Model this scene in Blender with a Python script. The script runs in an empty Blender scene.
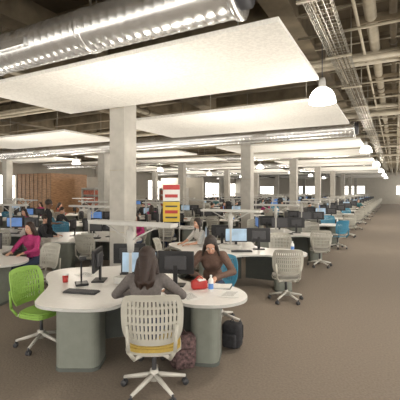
import bpy, bmesh, math, random
from mathutils import Vector, Matrix
random.seed(4)
TH=math.radians(28.1)
C,S=math.cos(TH),math.sin(TH)
def W(a,b):            # desk-grid plan frame (rotated 28 deg to the building) -> building frame, metres
    return (a*C-b*S, a*S+b*C)
sc=bpy.context.scene
# ------------------------------------------------------------------ materials
def mat(name,col,rough=.6,metal=0,amp=.12,scale=8,bump=0,emit=0,ecol=None,stretch=(1,1,1),spec=None,lo=.3,hi=.7):
    m=bpy.data.materials.new(name); m.use_nodes=True
    nt=m.node_tree; b=nt.nodes['Principled BSDF']
    b.inputs['Roughness'].default_value=rough; b.inputs['Metallic'].default_value=metal
    if spec is not None: b.inputs['Specular IOR Level'].default_value=spec
    tc=nt.nodes.new('ShaderNodeTexCoord'); mp=nt.nodes.new('ShaderNodeMapping')
    mp.inputs['Scale'].default_value=stretch
    n=nt.nodes.new('ShaderNodeTexNoise'); n.inputs['Scale'].default_value=scale; n.inputs['Detail'].default_value=5
    nt.links.new(tc.outputs['Object'],mp.inputs['Vector']); nt.links.new(mp.outputs[0],n.inputs['Vector'])
    r=nt.nodes.new('ShaderNodeValToRGB')
    r.color_ramp.elements[0].position=lo; r.color_ramp.elements[1].position=hi
    r.color_ramp.elements[0].color=(*[max(0,c*(1-amp)) for c in col],1)
    r.color_ramp.elements[1].color=(*[min(1,c*(1+amp)) for c in col],1)
    nt.links.new(n.outputs['Fac'],r.inputs['Fac']); nt.links.new(r.outputs[0],b.inputs['Base Color'])
    if bump:
        bp=nt.nodes.new('ShaderNodeBump'); bp.inputs['Strength'].default_value=bump; bp.inputs['Distance'].default_value=.01
        nt.links.new(n.outputs['Fac'],bp.inputs['Height']); nt.links.new(bp.outputs[0],b.inputs['Normal'])
    if emit:
        b.inputs['Emission Color'].default_value=(*(ecol or col),1); b.inputs['Emission Strength'].default_value=emit
    return m
M={}
M['carpet']=mat('carpet',(.205,.168,.132),.95,0,.14,40,.5)
M['concrete']=mat('concrete',(.43,.41,.37),.85,0,.14,3,.2)
M['panel']=mat('acoustic_panel',(.80,.78,.73),.9,0,.06,30,.3,lo=.4,hi=.6)
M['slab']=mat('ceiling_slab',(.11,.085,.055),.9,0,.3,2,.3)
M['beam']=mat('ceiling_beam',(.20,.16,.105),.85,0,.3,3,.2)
M['galv']=mat('galvanised_steel',(.80,.80,.79),.27,.82,.07,9,lo=.35,hi=.65)
M['pipe']=mat('painted_pipe',(.42,.37,.28),.5,.1,.15,6)
M['pipe_d']=mat('dark_pipe',(.15,.12,.08),.6,.2,.2,6)
M['wire']=mat('wire_tray',(.32,.30,.25),.4,.5,.1,10)
M['top']=mat('desk_laminate',(.82,.80,.77),.35,0,.03,20)
M['edge']=mat('desk_edge',(.50,.50,.48),.5,0,.04,20)
M['ped']=mat('desk_pedestal',(.205,.22,.19),.6,0,.06,12)
M['ped_d']=mat('desk_modesty',(.10,.11,.10),.7,0,.06,12)
M['white']=mat('white_metal',(.50,.49,.46),.45,0,.03,10)
M['black']=mat('black_plastic',(.012,.012,.014),.4,0,.1,20)
M['dgrey']=mat('dark_plastic',(.05,.05,.055),.5,0,.1,20)
M['screen']=mat('screen_lit',(.2,.3,.4),.3,0,.5,4,0,.4,(.45,.55,.65))
M['screen_b']=mat('screen_blue',(.05,.12,.3),.3,0,.5,4,0,.5,(.12,.25,.55))
M['chair_l']=mat('chair_shell_light',(.44,.425,.37),.6,0,.04,12)
M['seat_g']=mat('seat_fabric_grey',(.27,.26,.235),.9,0,.1,60,.3)
M['seat_y']=mat('seat_fabric_mustard',(.42,.30,.07),.9,0,.1,60,.3)
M['green']=mat('chair_shell_green',(.25,.43,.08),.5,0,.05,12)
M['blue']=mat('chair_shell_blue',(.06,.26,.40),.5,0,.05,12)
M['chairbase']=mat('chair_base_grey',(.58,.56,.51),.4,.1,.04,12)
M['uplens']=mat('uplight_lens',(.8,.78,.72),.4,0,.02,5)
M['lampglass']=mat('pendant_glass',(.95,.95,.92),.3,0,.05,20,0,9.0,(1,.97,.90))
M['wood']=mat('wood_panelling',(.36,.20,.10),.5,0,.4,4,.1,stretch=(1,1,9))
M['wall']=mat('painted_wall',(.52,.49,.43),.8,0,.04,3)
M['frame']=mat('window_frame',(.22,.22,.21),.5,.2,.05,5)
M['red']=mat('red_vinyl',(.48,.04,.035),.4,0,.1,10)
M['yellow']=mat('yellow_vinyl',(.68,.48,.06),.5,0,.05,10)
M['paper']=mat('paper_white',(.8,.8,.78),.8,0,.03,10)
M['books']=mat('book_spines',(.35,.12,.08),.7,0,.9,9,stretch=(6,6,.6))
M['bag']=mat('bag_nylon',(.02,.02,.024),.8,0,.4,20,.3)
M['bagp']=mat('bag_pattern',(.10,.06,.06),.8,0,.9,25,.3)
M['print']=mat('printed_ink',(.08,.08,.08),.8,0,.2,30)
skin=mat('skin',(.58,.33,.23),.5,0,.05,15); skin2=mat('skin_dark',(.16,.08,.05),.5,0,.05,15)
hairm=mat('hair_dark',(.022,.013,.009),.45,0,.6,60,.6,stretch=(6,6,.6))
hairb=mat('hair_brown',(.030,.014,.009),.45,0,.7,60,.8,stretch=(6,6,.6))
eyew=mat('eye_white',(.8,.8,.78),.3,0,.01,5); iris=mat('iris',(.03,.015,.01),.2,0,.1,5); lips=mat('lips',(.40,.12,.10),.4,0,.05,20)
shoe=mat('shoe',(.03,.03,.03),.6,0,.1,20); denim=mat('denim',(.03,.045,.09),.9,0,.3,60,.3); blackc=mat('cloth_black',(.015,.015,.017),.9,0,.3,50,.3)
def cloth(n,c): return mat('cloth_'+n,c,.9,0,.15,40,.35)
# ------------------------------------------------------------------ builder
class B:
    def __init__(s): s.bm=bmesh.new(); s.mats=[]
    def mi(s,m):
        if m not in s.mats: s.mats.append(m)
        return s.mats.index(m)
    def add(s,t,m,smooth,mx=None):
        i=s.mi(m)
        for f in t.faces: f.material_index=i; f.smooth=smooth
        if mx is not None: bmesh.ops.transform(t,matrix=mx,verts=t.verts)
        me=bpy.data.meshes.new('t'); t.to_mesh(me); t.free(); s.bm.from_mesh(me); bpy.data.meshes.remove(me)
    def box(s,c,sz,m,rot=None,bev=0,seg=2):
        t=bmesh.new(); bmesh.ops.create_cube(t,size=1); bmesh.ops.scale(t,vec=sz,verts=t.verts)
        if bev: bmesh.ops.bevel(t,geom=t.edges[:],offset=bev,segments=seg,profile=.5,affect='EDGES')
        mx=Matrix.Translation(c)
        if rot is not None: mx=mx@rot
        s.add(t,m,bool(bev and seg>2),mx)
    def vbox(s,c,sz,m,bev,rot=None):   # only vertical edges rounded
        t=bmesh.new(); bmesh.ops.create_cube(t,size=1); bmesh.ops.scale(t,vec=sz,verts=t.verts)
        es=[e for e in t.edges if abs((e.verts[0].co-e.verts[1].co).z)>1e-4]
        bmesh.ops.bevel(t,geom=es,offset=bev,segments=6,profile=.5,affect='EDGES')
        mx=Matrix.Translation(c)
        if rot is not None: mx=mx@rot
        s.add(t,m,False,mx)
    def cyl(s,a,b,r1,r2,m,seg=16,smooth=True):
        a=Vector(a); b=Vector(b); d=b-a; L=d.length
        if L<1e-6: return
        t=bmesh.new(); bmesh.ops.create_cone(t,cap_ends=True,segments=seg,radius1=r1,radius2=r2,depth=L)
        mx=Matrix.Translation((a+b)/2)@d.to_track_quat('Z','Y').to_matrix().to_4x4()
        s.add(t,m,smooth,mx)
    def sph(s,c,r,m,seg=16,rot=None):
        if not hasattr(r,'__len__'): r=(r,r,r)
        t=bmesh.new(); bmesh.ops.create_uvsphere(t,u_segments=seg,v_segments=max(6,seg*2//3),radius=1)
        mx=Matrix.Translation(c)
        if rot is not None: mx=mx@rot.to_4x4()
        mx=mx@Matrix.Diagonal((*r,1)); s.add(t,m,True,mx)
    def cap(s,a,b,r1,r2,m,seg=12):
        s.cyl(a,b,r1,r2,m,seg); s.sph(a,r1,m,seg); s.sph(b,r2,m,seg)
    def lathe(s,prof,m,ax='Z',seg=24,org=(0,0,0)):
        t=bmesh.new(); rings=[]
        for r,h in prof:
            ring=[]
            for k in range(seg):
                an=2*math.pi*k/seg; p=(r*math.cos(an),r*math.sin(an),h)
                if ax=='X': p=(h,p[0],p[1])
                if ax=='Y': p=(p[0],h,p[1])
                ring.append(t.verts.new(Vector(p)+Vector(org)))
            rings.append(ring)
        for i in range(len(rings)-1):
            for k in range(seg):
                t.faces.new((rings[i][k],rings[i][(k+1)%seg],rings[i+1][(k+1)%seg],rings[i+1][k]))
        bmesh.ops.recalc_face_normals(t,faces=t.faces)
        s.add(t,m,True)
    def mesh(s,name):
        me=bpy.data.meshes.new(name); s.bm.to_mesh(me); s.bm.free()
        for m in s.mats: me.materials.append(m)
        return me
def put(name,me,loc=(0,0,0),rz=0,scale=1):
    o=bpy.data.objects.new(name,me); sc.collection.objects.link(o)
    o.location=loc; o.rotation_euler=(0,0,rz)
    if scale!=1: o.scale=(scale,)*3
    return o
def rZ(a): return Matrix.Rotation(a,4,'Z')
def rX(a): return Matrix.Rotation(a,4,'X')
def chaikin(p,n=2):
    for _ in range(n):
        q=[]
        for i in range(len(p)):
            a,b=p[i],p[(i+1)%len(p)]
            q+=[(a[0]*.75+b[0]*.25,a[1]*.75+b[1]*.25),(a[0]*.25+b[0]*.75,a[1]*.25+b[1]*.75)]
        p=q
    return p
def prism(b,pts,z0,z1,mtop,medge):
    t=bmesh.new(); v=[t.verts.new((x,y,z0)) for x,y in pts]; f=t.faces.new(v)
    r=bmesh.ops.extrude_face_region(t,geom=[f]); vs=[g for g in r['geom'] if isinstance(g,bmesh.types.BMVert)]
    bmesh.ops.translate(t,vec=(0,0,z1-z0),verts=vs); bmesh.ops.recalc_face_normals(t,faces=t.faces)
    it,ie=b.mi(mtop),b.mi(medge)
    for f in t.faces: f.material_index= it if abs(f.normal.z)>.5 else ie
    me=bpy.data.meshes.new('t'); t.to_mesh(me); t.free(); b.bm.from_mesh(me)
# ------------------------------------------------------------------ room shell
XL,XR,Y0,Y1,ZC=-25,3,-4,60,4.9
def simple(name,c,sz,m):
    b=B(); b.box((0,0,0),sz,m); return put(name,b.mesh(name),c)
simple('floor',((XL+XR)/2,(Y0+Y1)/2,-.05),(XR-XL,Y1-Y0,.1),M['carpet'])
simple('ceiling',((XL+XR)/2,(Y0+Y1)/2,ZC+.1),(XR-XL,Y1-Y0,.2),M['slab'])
def winwall(name,axis,pos,a0,a1,zb,zt,step,gap):
    b=B()
    def bx(u0,u1,z0,z1,m,th=.2):
        if axis=='X': b.box((pos,(u0+u1)/2,(z0+z1)/2),(th,u1-u0,z1-z0),m)
        else: b.box(((u0+u1)/2,pos,(z0+z1)/2),(u1-u0,th,z1-z0),m)
    bx(a0,a1,0,zb,M['wall']); bx(a0,a1,zt,ZC,M['wall'])
    u=a0
    while u<a1:
        bx(u,min(u+gap,a1),zb,zt,M['wall']); u+=step
    put(name,b.mesh(name))
    u=a0; k=0
    bb=B(); b=bb
    while u+gap<a1-.5:
        w0,w1=u+gap,min(u+step,a1)
        n=max(2,int((w1-w0)/1.1))
        for i in range(1,n):
            x=w0+(w1-w0)*i/n; bx(x-.03,x+.03,zb,zt,M['frame'],.08)
        bx(w0,w1,(zb+zt)/2+.3-.03,(zb+zt)/2+.3+.03,M['frame'],.08)
        bx(w0,w1,zb,zb+.06,M['frame'],.1); bx(w0,w1,zt-.06,zt,M['frame'],.1)
        u+=step
    put('window_'+name[5:],bb.mesh('windows'))
winwall('wall_right','X',XR+.1,Y0,Y1,.5,3.9,7.2,.6)  # out of view; glass-less openings added to let in sky light as fill
winwall('wall_left','X',XL-.1,Y0,Y1,.9,3.2,7.2,2.2)
winwall('wall_back','Y',Y1+.1,XL,XR,1.3,2.7,7,4.2)
winwall('wall_front','Y',Y0-.1,XL,XR,.4,4.2,7,.4)  # behind camera; large openings invented so the sky brightens the room
# columns
b=B(); b.box((0,0,ZC/2),(.39,.39,ZC),M['concrete'],bev=.015)
b.box((0,0,.06),(.43,.43,.12),M['ped_d'],bev=.005)
for z in (1.2,2.45,3.7): 
    for s in (-1,1): b.box((0,s*.1955,z),(.39,.002,.012),M['pipe'])
colm=b.mesh('column')
for X in (-5,-12.2,-19.4):
    for k in range(8): put('concrete_column',colm,(X+.05,5.9+7.2*k,0))
# acoustic panels
def panel(x0,x1,y0,y1,z=3.72):
    b=B()
    # boards with narrow recessed joints on a backing frame
    nx=3; wx=(x1-x0)/nx; wy=(y1-y0)/2
    for i in range(nx):
        for j in range(2):
            b.box((x0+wx*(i+.5)-(x0+x1)/2,y0+wy*(j+.5)-(y0+y1)/2,0),(wx-.006,wy-.006,.04),M['panel'])
    b.box((0,0,.028),(x1-x0-.02,y1-y0-.02,.02),M['panel'])
    for i in (-.4,0,.4):
        for j in (-.4,.4):
            x,y=i*(x1-x0),j*(y1-y0)
            b.cyl((x,y,.03),(x,y,ZC-z),.008,.008,M['wire'],6)
    put('ceiling_cloud_panel',b.mesh('cloud'),((x0+x1)/2,(y0+y1)/2,z))
ys=[(-1.4,1.9),(3.52,5.66),(6.95,9.8),(12.95,15.4),(16.4,18.8),(20.8,23.4),(24.0,26.4),(28.2,31),(31.2,33.6),(35.4,38),(38.4,40.8),(43.4,46),(47,50),(51,54)]
for i,(a,c) in enumerate(ys):
    panel(-6.2,-1.0,a,c)
    if i>=2:
        panel(-13.6,-8.2,a+.3,c-.3); panel(-20.6,-15.4,a-.0,c-.6)
# ducts
def duct(y,x0,x1,z=3.97,r=.25):
    b=B(); prof=[]; x=x0
    while x<x1-.12:
        prof+=[(r,x),(r,x+.096),(r+.003,x+.102),(r+.003,x+.112)]; x+=.12
    prof+=[(r,x1)]
    prof=[(r*.6,x0)]+prof
    b.lathe(prof,M['galv'],'X',48,(0,y,z))
    x=x1
    b.lathe([(r*.75,x-.02),(r+.03,x-.02),(r+.03,x+.03),(r*.75,x+.03)],M['galv'],'X',40,(0,y,z))
    b.lathe([(r*.75,x+.03),(r*.75,x+.12),(0.001,x+.12)],M['dgrey'],'X',40,(0,y,z))
    for q in range(1,14):
        x=x1-1.9*q
        if x<x0: break
        b.lathe([(r,x-.04),(r+.012,x-.035),(r+.012,x+.035),(r,x+.04)],M['galv'],'X',40,(0,y,z))
        b.box((x,y,z+r+.34),(.02,.02,.7),M['wire'])
        if q%2==0: b.box((x+.8,y-r,z-.05),(.5,.08,.12),M['galv'],bev=.01)
    put('spiral_air_duct',b.mesh('duct'))
for y in (3.26,12.3,19.7,26.9,34.1,41.3,50.5): duct(y,-24 if y>10 else -14,-1.34 if y<10 else -1.12)
# beams and pipes
b=B(); y=-3
while y<Y1:
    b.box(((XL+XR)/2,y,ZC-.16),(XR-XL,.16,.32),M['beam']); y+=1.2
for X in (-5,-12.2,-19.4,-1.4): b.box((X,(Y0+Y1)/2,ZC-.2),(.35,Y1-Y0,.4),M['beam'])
put('ceiling_beams',b.mesh('ceiling_beams'))
b=B()
for X,z,r,m in ((-.28,4.35,.075,'pipe'),(-.02,4.45,.05,'pipe_d'),(.16,4.2,.09,'pipe'),(.45,4.4,.06,'pipe'),(-.42,4.2,.02,'pipe'),(-.95,4.45,.03,'pipe'),(-6.6,4.4,.06,'pipe'),(-6.9,4.45,.04,'pipe'),(-7.5,4.4,.09,'pipe_d'),(-14.4,4.4,.07,'pipe'),(-14.8,4.45,.05,'pipe'),(.8,4.3,.1,'pipe')):
    b.cyl((X,-3.9,z),(X,59,z),r,r,M[m],14)
    y=-3
    while y<58:
        b.cyl((X,y,z),(X,y+.05,z),r+.015,r+.015,M['pipe_d'],14); b.box((X,y,(z+ZC)/2),(.015,.015,ZC-z),M['pipe_d']); y+=2.4
for y,z,r in ((2.45,4.2,.03),(6.35,4.15,.045),(6.55,4.28,.03),(6.75,4.2,.05),(10.4,4.2,.05),(10.9,4.1,.07),(11.3,4.25,.03),(16,4.2,.05),(19.2,4.1,.05),(24,4.1,.05),(30,4.1,.05)):
    b.cyl((-24,y,z),(2.5,y,z),r,r,M['pipe'],12)
y=3.2
while y<40:
    b.cyl((-1.2,y+.6,4.15),(2,y+.6,4.15),.02,.02,M['pipe'],8); b.cyl((-1.2,y+.5,4.42),(2,y+.5,4.42),.012,.012,M['pipe'],8); b.box((.3,y+.8,4.3),(1.6,.04,.06),M['beam']); y+=1.35
put('ceiling_pipes',b.mesh('ceiling_pipes'))
def tray(x,w,z,y0,y1,step=.1):
    b=B()
    for i in range(5): 
        xx=x-w/2+w*i/4; b.box((xx,(y0+y1)/2,z),(.006,y1-y0,.006),M['wire'])
    for s in (-1,1):
        for h in (.05,.1): b.box((x+s*w/2,(y0+y1)/2,z+h),(.007,y1-y0,.007),M['wire'])
    y=y0
    while y<y1:
        b.box((x,y,z),(w,.005,.005),M['wire'])
        for s in (-1,1): b.box((x+s*w/2,y,z+.05),(.005,.005,.1),M['wire'])
        y+=step
    y=y0
    while y<y1:
        b.box((x,y,z-.02),(w+.1,.04,.02),M['pipe'])
        for s in (-1,1): b.cyl((x+s*(w/2+.04),y,z-.02),(x+s*(w/2+.04),y,ZC),.007,.007,M['wire'],6)
        y+=1.8
    for k,cx in enumerate((-.08,-.03,.04,.1)): b.cyl((x+cx*w/.3,y0,z+.02),(x+cx*w/.3,y1,z+.02),.010,.010,M['pipe_d'],6)
    put('cable_tray',b.mesh('tray'))
tray(-.72,.26,4.0,2,40)
# pendants
b=B()
b.lathe([(.05,.19),(.09,.18),(.14,.14),(.175,.08),(.195,.0),(.2,-.04),(.19,-.04),(.16,.07),(.08,.15),(.001,.16)],M['lampglass'],'Z',28)
b.lathe([(.001,.34),(.04,.34),(.05,.30),(.055,.22),(.08,.185),(.05,.185)],M['white'],'Z',20)
b.cyl((0,0,.34),(0,0,1.4),.008,.008,M['dgrey'],6)
b.sph((0,0,.05),.05,M['lampglass'],12)
pm=b.mesh('pendant')
def pend(x,y,light=True,pw=70):
    put('pendant_lamp',pm,(x,y,3.42))
    if light:
        l=bpy.data.lights.new('pendant_bulb','POINT'); l.energy=pw; l.shadow_soft_size=.12; l.color=(1,.90,.77)
        o=bpy.data.objects.new('pendant_bulb',l); sc.collection.objects.link(o); o.location=(x,y,3.32)
pend(-.98,5.8,True,130)
for k in range(1,6): pend(-.9,5.9+8.2*k,k<4,140)
for k in range(2,6): pend(-7.3,6.3+7.6*k,k<4,180)
for k in range(4): pend(-14.4,13.5+7.6*k,k<3,180)
# left area: wood enclosure, partitions, shelves
WD=(-20.4,15.6)
b=B(); b.box((WD[0],WD[1]+1.5,1.55),(3.2,3,3.1),M['wood'],bev=.01)
for i in range(9): b.box((WD[0]-1.6+.4*i,WD[1]-.015,1.55),(.012,.02,3.1),M['pipe_d'])
for z in (.6,1.1,1.6,2.1,2.6): b.box((WD[0],WD[1]-.015,z),(3.2,.02,.012),M['pipe_d'])
put('wood_clad_room',b.mesh('wood_room'))
obst=[(-22.2,-18.6,15.3,18.9),(-18.3,-15,16.9,18.4),(-15.1,-11.3,21,22.5)]
for X in (-5,-12.2,-19.4):
    for k in range(8): y=5.9+7.2*k; obst.append((X-.2,X+.28,y-.2,y+.2))
b=B(); b.box((-16.6,18,1.45),(3.0,.15,2.9),M['wall']); b.box((-13.2,22,1.45),(3.4,.15,2.9),M['wall']); put('wall_partition',b.mesh('part'))
b=B()
for X,Y in ((-16.8,17.4),(-13.5,21.4)):
    b.box((X,Y+.17,1.1),(2.2,.03,2.2),M['white'])
    for s in (-1,0,1): b.box((X+s*1.1,Y,1.1),(.04,.32,2.2),M['white'])
    for i in range(6): 
        b.box((X,Y,.05+.42*i),(2.2,.32,.03),M['white'])
        if i<5: b.box((X,Y,.05+.42*i+.16),(2.0,.22,.28),M['books'])
put('bookshelf',b.mesh('shelf'))
# ------------------------------------------------------------------ desk
O0=(-.75,4.95)
out=[(-1.98,4.5),(-1.9,4.12),(-1.5,3.98),(-1.0,3.98),(-.85,4.27),(-.3,4.3),(-.12,4.12),(.3,4.1),(.6,4.35),(.56,4.8),(.3,5.07),(-.15,5.12),(-.38,5.5),(-.3,6.1),(-.5,6.42),(-1.2,6.42),(-1.5,6.2),(-2.15,6.15),(-2.42,5.85),(-2.3,5.4),(-2.05,5.0)]
out=chaikin([(x-O0[0],y-O0[1]) for x,y in out],3)
b=B(); prism(b,out,.715,.75,M['top'],M['edge'])
def ped(x,y,w,d,a=0): 
    b.vbox((x-O0[0],y-O0[1],.36),(w,d,.71),M['ped'],.1,rZ(a))
    b.vbox((x-O0[0],y-O0[1],.02),(w+.01,d+.01,.04),M['ped_d'],.1,rZ(a))
ped(-1.40,4.32,.50,.42); ped(.08,4.48,.34,.5,-.15); ped(-1.0,6.0,.5,.4); ped(-1.95,5.65,.4,.4)
b.box((-1.15+.75,4.78-4.95,.42),(.9,.03,.6),M['ped_d'],rZ(.35)); b.box((-.3+.75,4.85-4.95,.42),(.7,.03,.6),M['ped_d'],rZ(-.45)); b.box((-.95+.75,5.4-4.95,.42),(.03,.8,.6),M['ped_d'])
b.box((-.2,.05,.80),(.5,.14,.10),M['white'],rZ(-TH),.02)
deskm=b.mesh('desk')
b=B()
b.cyl((0,0,.75),(0,0,.77),.11,.11,M['white'],20); b.cyl((0,0,.76),(0,0,1.57),.03,.03,M['white'],14)
b.cyl((0,0,1.2),(0,0,1.5),.045,.06,M['white'],16)
b.box((0,0,1.575),(1.4,.18,.02),M['white'],bev=.006)
for s in (-1,1): b.box((0,s*.09,1.595),(1.4,.01,.045),M['white'],bev=.003)
for s in (-1,1): b.box((s*.7,0,1.595),(.01,.18,.045),M['white'],bev=.003)
b.box((0,0,1.592),(1.3,.12,.012),M['uplens'])
for s in (-1,1): b.cyl((s*.0,0,1.35),(s*.45,0,1.57),.012,.012,M['white'],8)
lampm=b.mesh('uplight')
upl=bpy.data.lights.new('uplight_tube','AREA'); upl.shape='RECTANGLE'; upl.size=1.25; upl.size_y=.1; upl.energy=38; upl.color=(1,.93,.82); upl.spread=math.radians(150)
def monitor(scr,w=.50,h=.31):
    b=B()
    b.box((0,0,.31),(w,.035,h),M['black'],bev=.008); b.box((0,.03,.31),(w*.6,.04,h*.6),M['dgrey'],bev=.015)
    b.box((0,-.0185,.315),(w-.04,.002,h-.045),scr)
    b.box((0,.04,.15),(.06,.03,.26),M['black'],bev=.006); b.box((0,.03,.01),(.26,.18,.02),M['black'],bev=.008)
    return b.mesh('monitor')
mons=[monitor(M['screen']),monitor(M['screen_b']),monitor(M['dgrey'])]
b=B(); b.box((0,0,.012),(.44,.15,.018),M['black'],bev=.004)
for r in range(5):
    for c in range(14): b.box((-.2+.0305*c,-.056+.028*r,.025),(.024,.022,.008),M['dgrey'])
kbm=b.mesh('keyboard')
b=B(); b.sph((0,0,.014),(.03,.055,.014),M['black'],14); b.box((0,.02,.026),(.006,.02,.008),M['dgrey']); mousem=b.mesh('mouse')
def chair(shell,seat):
    b=B(); base=M['chairbase']
    for k in range(5):
        a=2*math.pi*k/5+.3; dx,dy=math.cos(a),math.sin(a)
        b.cyl((dx*.03,dy*.03,.15),(dx*.31,dy*.31,.085),.026,.016,base,10)
        b.cyl((dx*.31,dy*.31,.05),(dx*.31,dy*.31,.095),.011,.011,M['dgrey'],8)
        for s in (-1,1): b.cyl((dx*.31-dy*.006*s,dy*.31+dx*.006*s,.03),(dx*.31-dy*.026*s,dy*.31+dx*.026*s,.03),.03,.03,M['dgrey'],14)
    b.cyl((0,0,.1),(0,0,.2),.045,.04,base); b.cyl((0,0,.2),(0,0,.4),.022,.022,M['dgrey'],12)
    b.box((0,-.02,.405),(.2,.28,.05),base,bev=.02,seg=3)
    pts=chaikin([(-.25,-.22),(-.26,.1),(-.22,.25),(.22,.25),(.26,.1),(.25,-.22)],2)
    prism(b,pts,.425,.445,shell,shell)
    prism(b,[(x*.97,y*.97) for x,y in pts],.445,.475,seat,seat)
    prism(b,[(x*.88,y*.88) for x,y in pts],.475,.487,seat,seat)
    for s in (-1,1):
        P=[(s*.06,-.1,.40),(s*.16,-.25,.41),(s*.20,-.31,.50),(s*.215,-.315,.72)]
        for i in range(3): b.cap(P[i],P[i+1],.018,.016,shell if i else base,10)
    nu,nv=31,25; t=bmesh.new(); g={}
    for i in range(nu+1):
        for j in range(nv+1):
            u=-1+2*(i+(.28 if i%2 else 0))/nu if 0<i<nu else (-1 if i==0 else 1); v=-1+2*j/nv
            hw=.275*(1-.16*abs(v)**3 -(.05*(1-v)/2)); 
            hh=.235*(1-.10*abs(u)**4)
            x=u*hw; z=.77+v*hh; y=-.30+.075*u*u-.05*v*v*(1 if v>0 else -.4)-.02*v
            g[i,j]=t.verts.new((x,y,z))
    for i in range(nu):
        for j in range(nv):
            hole = (3<=i<=nu-3) and (i%2==1) and (3<=j<=nv-4) and (j%4!=2)
            if not hole: t.faces.new((g[i,j],g[i+1,j],g[i+1,j+1],g[i,j+1]))
    bmesh.ops.recalc_face_normals(t,faces=t.faces)
    bmesh.ops.solidify(t,geom=t.faces[:],thickness=.014)
    b.add(t,shell,False)
    return b.mesh('chair')
ch={'l':chair(M['chair_l'],M['seat_g']),'y':chair(M['chair_l'],M['seat_y']),'g':chair(M['green'],M['green']),'b':chair(M['blue'],M['seat_g'])}
# ------------------------------------------------------------------ people
def remesh(b,vox,sm=3):
    me=b.mesh('rm'); o=bpy.data.objects.new('rm',me); sc.collection.objects.link(o)
    m=o.modifiers.new('r','REMESH'); m.mode='VOXEL'; m.voxel_size=vox; m.use_smooth_shade=True
    s=o.modifiers.new('s','SMOOTH'); s.iterations=sm; s.factor=.5
    dg=bpy.context.evaluated_depsgraph_get(); dg.update()
    r=bpy.data.meshes.new_from_object(o.evaluated_get(dg)); bpy.data.objects.remove(o)
    r.materials.clear()
    return r
def segd(p,a,b):
    d=b-a; t=max(0,min(1,(p-a).dot(d)/max(1e-9,d.dot(d)))); return (p-(a+d*t)).length,t
def hand(b,w,d,n,side,skinm,curl=.5):
    d=d.normalized(); n=(n-d*n.dot(d)).normalized(); x=d.cross(n)*side   # x towards thumb side
    rot=Matrix((x,d,n)).transposed()
    b.cap(w-d*.02,w+d*.02,.024,.026,skinm,10)
    b.sph(w+d*.052,(.04,.052,.017),skinm,14,rot)
    for k,(off,L) in enumerate(((.029,.068),(.010,.078),(-.010,.072),(-.028,.056))):
        p0=w+d*.085+x*off; 
        d1=(d*math.cos(curl*.4)-n*math.sin(curl*.4)+x*off*2.2).normalized(); p1=p0+d1*L*.5
        d2=(d*math.cos(curl)-n*math.sin(curl)).normalized(); p2=p1+d2*L*.3
        d3=(d*math.cos(curl*1.5)-n*math.sin(curl*1.5)).normalized(); p3=p2+d3*L*.22
        b.cap(p0-d*.02,p1,.0095,.0088,skinm,8); b.cap(p1,p2,.0088,.008,skinm,8); b.cap(p2,p3,.008,.007,skinm,8)
    q0=w+d*.03+x*.03; q1=q0+(d*.6+x*.75-n*.2).normalized()*.042; q2=q1+(d*.9+x*.3-n*.3).normalized()*.032
    b.cap(q0,q1,.0125,.0105,skinm,8); b.cap(q1,q2,.0105,.0085,skinm,8)
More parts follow.
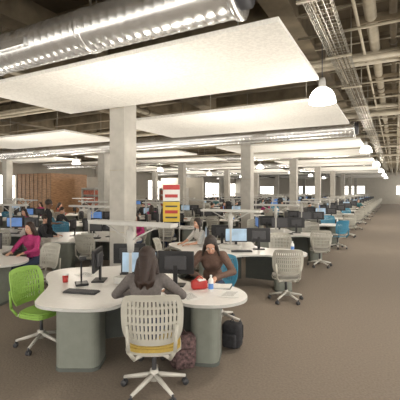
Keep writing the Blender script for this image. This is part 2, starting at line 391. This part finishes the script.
def person(J,top,bot,hm,sk,hair='long',vox=.016,hp=0,hy=0,sleeve=1,fem=True,shoem=shoe):
    V=lambda k:Vector(J[k]); bones=[]; b=B(); dm=M['white']
    def cap(a,c,r1,r2,mt): b.cap(a,c,r1,r2,dm,14); bones.append((Vector(a),Vector(c),r1,r2,mt))
    pel,bel,che,nk,hd=V('pel'),V('bel'),V('che'),V('nk'),V('hd')
    up=(nk-che).normalized()
    fx=.97 if fem else 1.05
    b.sph(pel,(.175*(1 if fem else .95),.13,.12),dm); b.sph(bel,(.15*fx,.12,.15),dm)
    tilt=Vector((0,0,1)).rotation_difference((nk-bel).normalized()).to_matrix()
    b.sph(che,(.17*fx,.12,.17),dm,16,tilt)
    if fem:
        for s in (-1,1): b.sph(che+tilt@Vector((s*.07,.085,.0)),(.06,.05,.06),dm)
    bones.append((pel,pel+Vector((0,0,.02)),.15,.15,2)); bones.append((bel,che,.13,.15,1)); 
    cap(V('sL'),V('sR'),.062,.062,1)
    cap(che+up*.08,nk,.075,.058,1)
    for s in 'LR':
        cap(V('s'+s),V('e'+s),.066*fx,.052*fx,1)
        e,w=V('e'+s),V('w'+s)
        if sleeve>=1: cap(e,w,.048,.036,1)
        else:
            cap(e,e+(w-e)*.05,.045,.042,1 if sleeve>.4 else 0); cap(e+(w-e)*.1,w,.038,.026,0)
        cap(V('h'+s),V('k'+s),.092,.062,2); cap(V('k'+s),V('a'+s),.060,.042,2)
        a,t=V('a'+s),V('t'+s); cap(Vector((a.x,a.y,a.z-.03)),t,.042,.034,4)
    neck_top=hd+Vector((0,-.02,-.06)); cap(nk-up*.02,neck_top,.052,.048,0)
    body=remesh(b,vox,3)
    mats=[sk,top,bot,hm,shoem,eyew,iris,lips]
    for m in mats: body.materials.append(m)
    for f in body.polygons:
        best=None
        for a,c,r1,r2,mt in bones:
            d,t=segd(f.center,a,c); d-=r1+(r2-r1)*t
            if best is None or d<best[0]: best=(d,mt)
        f.material_index=best[1]; f.use_smooth=True
    R=(Matrix.Rotation(hy,3,'Z')@Matrix.Rotation(-hp,3,'X'))
    H=lambda x,y,z: hd+R@Vector((x,y,z))
    hv=.008 if vox<.018 else .013
    b=B()
    b.sph(H(0,-.01,.028),(.074,.093,.085),dm,20,R); b.sph(H(0,.022,-.035),(.059,.066,.072),dm,20,R); b.sph(H(0,.062,-.09),(.024,.02,.018),dm,12,R)
    b.cap(H(0,.086,.012),H(0,.104,-.028),.008,.014,dm,10)
    b.sph(H(0,.082,-.062),(.026,.014,.014),dm,12,R)
    for s in (-1,1):
        b.sph(H(s*.074,-.005,-.012),(.010,.02,.032),dm,12,R); b.sph(H(s*.036,.055,-.03),(.024,.024,.022),dm,12,R)
        b.cap(H(s*.012,.083,.022),H(s*.05,.068,.022),.008,.006,dm,8)
    b.cyl(H(0,-.02,-.03),neck_top-Vector((0,0,.03)),.046,.046,dm,16)
    head=remesh(b,hv,2)
    for m in mats: head.materials.append(m)
    for f in head.polygons: f.material_index=0; f.use_smooth=True
    b=B(); b.sph(H(0,-.028,.042),(.090,.100,.092),dm,20,R)
    if hair in('long','tied'):
        for s in (-1,1): b.sph(H(s*.066,-.012,-.01),(.030,.05,.08),dm,14,R)
        b.sph(H(0,-.075,-.03),(.084,.05,.085),dm,16,R)
    if hair=='long':
        back=Vector((0,che.y-.105,nk.z-.07))
        b.cap(H(0,-.075,-.02),back+Vector((0,0,.02)),.075,.045,dm,14)
        for s in (-1,1):
            b.cap(H(s*.06,-.05,-.03),back+Vector((s*.075,.015,.02)),.048,.034,dm,12); b.cap(H(s*.085,-.02,-.02),Vector((s*.11,nk.y-.02,nk.z-.01)),.03,.026,dm,12)
            b.cap(back+Vector((s*.075,.015,.02)),back+Vector((s*.07,.02,-.05)),.034,.014,dm,10)
            b.cap(back+Vector((s*.035,0,.0)),back+Vector((s*.03,.01,-.08)),.036,.014,dm,10)
    if hair=='tied':
        b.sph(H(0,-.13,.02),(.045,.04,.045),dm,14,R)
        for s in (-1,1): b.cap(H(s*.078,-.01,-.02),Vector((s*.12,nk.y+.03,nk.z-.06)),.03,.018,dm,10)
    hr=remesh(b,hv+.002,2)
    for m in mats: hr.materials.append(m)
    for f in hr.polygons: f.material_index=3; f.use_smooth=True
    b=B()
    b.bm.from_mesh(body); b.bm.from_mesh(head); b.bm.from_mesh(hr); b.mats=list(mats)
    for s in (-1,1):
        b.sph(H(s*.031,.079,.003),(.013,.008,.008),eyew,12,R); b.sph(H(s*.031,.0855,.002),(.0055,.003,.0055),iris,10,R)
        b.cap(H(s*.016,.089,.026),H(s*.047,.078,.026),.0035,.0025,hm,8)
    b.sph(H(0,.094,-.058),(.022,.006,.005),lips,12,R); b.sph(H(0,.093,-.066),(.019,.006,.005),lips,12,R)
    for s in 'LR':
        e,w=V('e'+s),V('w'+s); sd=-1 if s=='L' else 1
        dd=J.get('hd'+s); dd=Vector(dd) if dd else (w-e)
        n=Vector(J.get('hn'+s,(0,0,1)))
        hb=B(); hand(hb,w+dd.normalized()*.015,dd,n,-sd,dm,J.get('curl',.5))
        hmsh=remesh(hb,.0045 if vox<.018 else .007,1)
        hmsh.materials.append(sk)
        for f in hmsh.polygons: f.material_index=0; f.use_smooth=True
        b.bm.from_mesh(hmsh)
    return b.mesh('person')
def sitJ(lean=.0,arm=.30,wy=.56,wx=.18,hz=1.26,hdy=.0,hipz=.57):
    return dict(pel=(0,-.04,hipz),bel=(0,-.02+lean*.3,.74),che=(0,.0+lean*.7,.95),nk=(0,.02+lean,1.11),hd=(0,.055+lean+hdy,hz),
      sL=(-.165,.01+lean*.9,1.045),sR=(.165,.01+lean*.9,1.045),eL=(-arm,.20+lean*.5,.84),eR=(arm,.20+lean*.5,.84),
      wL=(-wx,wy-.07,.80),wR=(wx,wy-.07,.80),hdL=(.15,1,-.06),hdR=(-.15,1,-.06),
      hL=(-.095,0,hipz),hR=(.095,0,hipz),kL=(-.13,.42,.54),kR=(.13,.42,.54),aL=(-.12,.40,.12),aR=(.13,.44,.12),tL=(-.13,.52,.045),tR=(.14,.56,.045))
standJ=dict(pel=(0,0,.94),bel=(0,.0,1.12),che=(0,.0,1.33),nk=(0,.0,1.50),hd=(0,.03,1.66),
  sL=(-.19,0,1.43),sR=(.19,0,1.43),eL=(-.25,-.03,1.14),eR=(.25,.0,1.14),wL=(-.22,.10,.92),wR=(.16,.24,1.12),hdL=(0,.3,-1),hdR=(-.5,1,.1),hnL=(-1,0,0),
  hL=(-.1,0,.92),hR=(.1,0,.92),kL=(-.11,.02,.5),kR=(.12,.06,.5),aL=(-.12,-.03,.12),aR=(.15,.02,.12),tL=(-.14,.10,.04),tR=(.18,.15,.04))
cg=cloth('grey_marl',(.14,.125,.12)); cb=cloth('brown',(.14,.085,.065)); cmg=cloth('magenta',(.42,.04,.16)); cw=cloth('white',(.58,.57,.54)); ct=cloth('teal',(.06,.17,.18)); cbk=cloth('charcoal',(.03,.03,.035)); cr=cloth('rust',(.28,.09,.06))
pA=person(sitJ(.10,.36,.60,.16,1.25),cg,denim,hairb,skin,'long',.014,.12,-.05)
pB=person(sitJ(.16,.32,.56,.10,1.20,.05),cb,denim,hairm,skin,'tied',.014,.62,.15,sleeve=1)
pC=person(sitJ(.06,.27,.50,.15),cmg,denim,hairb,skin,'long',.02,.2,0)
pD=person(sitJ(.08,.27,.50,.15),cw,blackc,hairm,skin,'tied',.022,.3,.2,sleeve=0)
pE=person(sitJ(.05,.28,.50,.15),ct,denim,hairm,skin,'short',.022,.15,0,sleeve=.5,fem=False)
pF=person(sitJ(.12,.28,.50,.15),cbk,denim,hairm,skin,'short',.022,.3,0,fem=False)
pG=person(standJ,blackc,blackc,hairm,skin2,'short',.018,.3,.3,sleeve=.5,fem=False)
pH=person(sitJ(.1,.28,.50,.15),cr,denim,hairm,skin,'long',.022,.2,0)
# small clutter
b=B(); b.lathe([(.001,0),(.035,0),(.042,.1),(.038,.1),(.032,.006),(.001,.006)],M['red'],'Z',20)
b.lathe([(.036,.1),(.044,.1),(.042,.115),(.001,.118)],M['paper'],'Z',20); cupm=b.mesh('cup')
b=B(); b.lathe([(.001,0),(.033,0),(.034,.13),(.03,.15),(.014,.17),(.014,.185),(.001,.185)],M['paper'],'Z',20); b.lathe([(.0345,.03),(.0345,.1)],M['screen_b'],'Z',20); b.cyl((0,0,.185),(0,0,.205),.016,.016,M['paper'],12)
bottlem=b.mesh('bottle')
b=B()
for i in range(3):
    b.box((.01*i,0,.0015+.003*i),(.21,.29,.002),M['paper'],rZ(.2*i))
for i in range(9): b.box((.02-.002*i,-.1+.024*i,.0092),(.15,.004,.0006),M['print'],rZ(.4))
paperm=b.mesh('papers')
def bag(m):
    b=B(); b.box((0,0,.205),(.30,.20,.38),m,rX(.06),.07,4); b.box((0,-.12,.15),(.22,.08,.22),m,rX(.06),.035,4)
    for s in (-1,1):
        P=[(s*.08,.1,.36),(s*.1,.17,.3),(s*.1,.17,.12),(s*.08,.12,.03)]
        for i in range(3): b.cap(P[i],P[i+1],.014,.014,M['bag'],8)
    b.cap((-.04,0,.39),(0,0,.44),.008,.008,m,8); b.cap((0,0,.44),(.04,0,.39),.008,.008,m,8)
    return b.mesh('bag')
bagA,bagB=bag(M['bagp']),bag(M['bag'])
# ------------------------------------------------------------------ pods
seats=[(.22,-1.18,0.0),(1.02,.62,math.radians(170)),(-1.52,-.10,math.radians(-90)),(-.6,1.85,math.radians(180)),(.72,-1.22,.1)]
mon_pos=[(-.08,.05,0.0,0),(.42,.05,math.radians(172),2),(-.72,.28,math.radians(-88),2),(-.35,.75,math.radians(180),1)]
def free(x,y,r):
    return all(not(x>a-r and x<b_+r and y>c-r and y<d+r) for a,b_,c,d in obst)
def place(name,me,P,a,b_,z,r,scale=1):
    dx,dy=W(a,b_)
    if name in('office_chair','seated_student') and not free(P[0]+dx,P[1]+dy,.42): return None
    return put(name,me,(P[0]+dx,P[1]+dy,z),TH+r,scale)
def pod(P,idx,row,near=False):
    if not near and row>0 and not free(P[0],P[1],1.45): return
    put('computer_desk',deskm,(P[0],P[1],0),TH)
    dx,dy=W(-.2,.05); lo=put('desk_uplight',lampm,(P[0]+dx,P[1]+dy,0),0)
    if P[1]<38:
        l=bpy.data.objects.new('uplight_tube',upl); sc.collection.objects.link(l); l.parent=lo; l.location=(0,0,1.602); l.rotation_euler=(math.pi,0,0)
    for k,(a,b_,r,s) in enumerate(mon_pos):
        sc_=s if near else random.choice((0,0,1,2,2,2))
        place('computer_monitor',mons[sc_],P,a,b_,.75,r)
    if near: return
    if P[1]<26:
        place('paper_sheets',paperm,P,.9,-.45,.75,.4); place('keyboard',kbm,P,.0,-.32,.75,0)
        if idx%2: place('water_bottle',bottlem,P,1.1,-.2,.75,0)
        else: place('coffee_cup',cupm,P,-.9,-.6,.75,0)
        if idx%2 and row>0: place('backpack',bagB,P,.5,-1.2,0,.4,.9) if False else None
    for k,(a,b_,r) in enumerate(seats):
        if k==0 and row==0: continue
        if k==4 and row>0: continue
        if k==3 and idx%2: continue
        if P[1]>30 and k==3: continue
        c=random.choice('llllllllb'); 
        if idx==1 and row==0: c='l'
        rr=random.uniform(-.35,.35)
        oc=place('office_chair',ch[c],P,a,b_,0,r+rr)
        pr=.22 if row==0 else .5
        if oc and k!=4 and random.random()<pr and P[1]<30 and not (row==0 and idx==1):
            who=random.choice((pC,pD,pE,pF,pF,pH)); place('seated_student',who,P,a,b_,0,r+rr*.2)
dd=W(*O0); N=(dd[0],dd[1])
pod(N,0,0,True)
for i in range(1,15): pod((N[0],N[1]+3.45*i),i,0)
rows=[(-7.3,4.1,15),(-10.2,7.2,13),(-14.6,7.5,12),(-17.6,9,12)]
for r,(x,y,n) in enumerate(rows):
    for i in range(n):
        P=(x,y+3.45*i)
        if r==0 and i==0: 
            pod(P,0,9,True); 
            place('office_chair',ch['l'],P,1.0,.6,0,math.radians(170)); place('seated_woman',pC,P,1.0,.62,0,math.radians(165)); continue
        pod(P,i,r+1)
# foreground seats and sitters
def at(name,me,a,b_,z=0,r=0,s=1):
    x,y=W(a,b_); return put(name,me,(x,y,z),TH+r,s)
at('office_chair',ch['y'],-.47,3.74,0,.06,1.08); at('seated_woman',pA,-.58,3.84,0,-.03,1.04)
at('office_chair',ch['b'],.32,5.64,0,math.radians(176)); at('seated_woman',pB,.20,5.58,0,math.radians(170),1.04)
at('office_chair',ch['g'],-2.10,4.83,0,math.radians(-112))
at('office_chair',ch['l'],-3.05,6.9,0,math.radians(150))
at('seated_woman',pD,.05,8.75,0,math.radians(120)); at('office_chair',ch['l'],.05,8.78,0,math.radians(120))
at('standing_man',pG,-4.25,10.2,0,math.radians(-60))
# desk items
at('keyboard',kbm,-.80,4.66,.75,0); at('computer_mouse',mousem,-.45,4.66,.75,0)
at('keyboard',kbm,-1.5,4.62,.75,-.2)
at('coffee_cup',cupm,-1.9,5.15,.75)
at('water_bottle',bottlem,.14,4.70,.75)
b=B(); b.box((0,0,.06),(.22,.10,.12),M['red'],rZ(.3),.035,3); b.box((.03,-.02,.122),(.10,.06,.02),M['paper'],rZ(.5),.006); b.cap((-.06,0,.12),(0,.0,.17),.007,.007,M['red']); b.cap((0,.0,.17),(.06,0,.12),.007,.007,M['red'])
at('red_handbag',b.mesh('pouch'),-.01,4.80,.75)
at('paper_sheets',paperm,-.14,4.44,.75,.3); at('paper_sheets',paperm,.36,4.55,.75,-.5); at('paper_sheets',paperm,-1.75,5.6,.75,.9)
b=B(); b.box((-.07,0,.012),(.15,.21,.014),M['paper'],Matrix.Rotation(.08,4,'Y'),.003); b.box((.08,0,.012),(.15,.21,.014),M['paper'],Matrix.Rotation(-.08,4,'Y'),.003); b.box((0,0,.002),(.31,.22,.003),M['dgrey'])
at('open_book',b.mesh('book'),.27,4.90,.751,2.9)
b=B(); b.box((0,0,.02),(.17,.2,.03),M['black'],bev=.01); b.cyl((0,.05,.03),(0,.1,.36),.012,.012,M['black'],10); b.cyl((0,.1,.36),(0,-.1,.40),.011,.011,M['black'],10); b.box((0,-.12,.385),(.09,.10,.05),M['black'],bev=.012,seg=3)
at('document_camera',b.mesh('doccam'),-1.62,5.0,.75,.4)
at('backpack',bagA,-.20,4.22,0,.3); at('backpack',bagB,.42,4.75,0,-.5,.85)
# poster stand
b=B(); b.box((0,0,.02),(.5,.35,.03),M['dgrey'],bev=.01)
for s in (-1,1): b.cyl((s*.2,0,.03),(s*.2,0,2.2),.012,.012,M['white'],8)
b.box((0,-.012,1.5),(.42,.012,.5),M['yellow']); b.box((0,-.012,1.98),(.42,.012,.42),M['paper']); b.box((0,-.02,2.12),(.42,.006,.12),M['red']);b.box((0,-.02,1.9),(.32,.006,.08),M['red']); b.box((0,-.02,1.5),(.32,.006,.08),M['red']); b.box((0,-.02,1.36),(.3,.006,.04),M['dgrey'])
b.box((.0,-.02,1.64),(.3,.006,.04),M['dgrey'])
at('notice_stand',b.mesh('notice'),-.72,9.2,0,0)
# ------------------------------------------------------------------ world, camera
w=bpy.data.worlds.new('world'); sc.world=w; w.use_nodes=True
w.node_tree.nodes['Background'].inputs[0].default_value=(1,.95,.87,1); w.node_tree.nodes['Background'].inputs[1].default_value=3.9
cam=bpy.data.cameras.new('camera'); co=bpy.data.objects.new('camera',cam); sc.collection.objects.link(co)
co.location=(0,0,2.05); co.rotation_euler=(math.pi/2,0,TH)
cam.sensor_width=36; cam.lens=365/400*36; cam.shift_y=-10/400; cam.clip_end=200
sc.camera=co
sc.view_settings.view_transform='Standard'
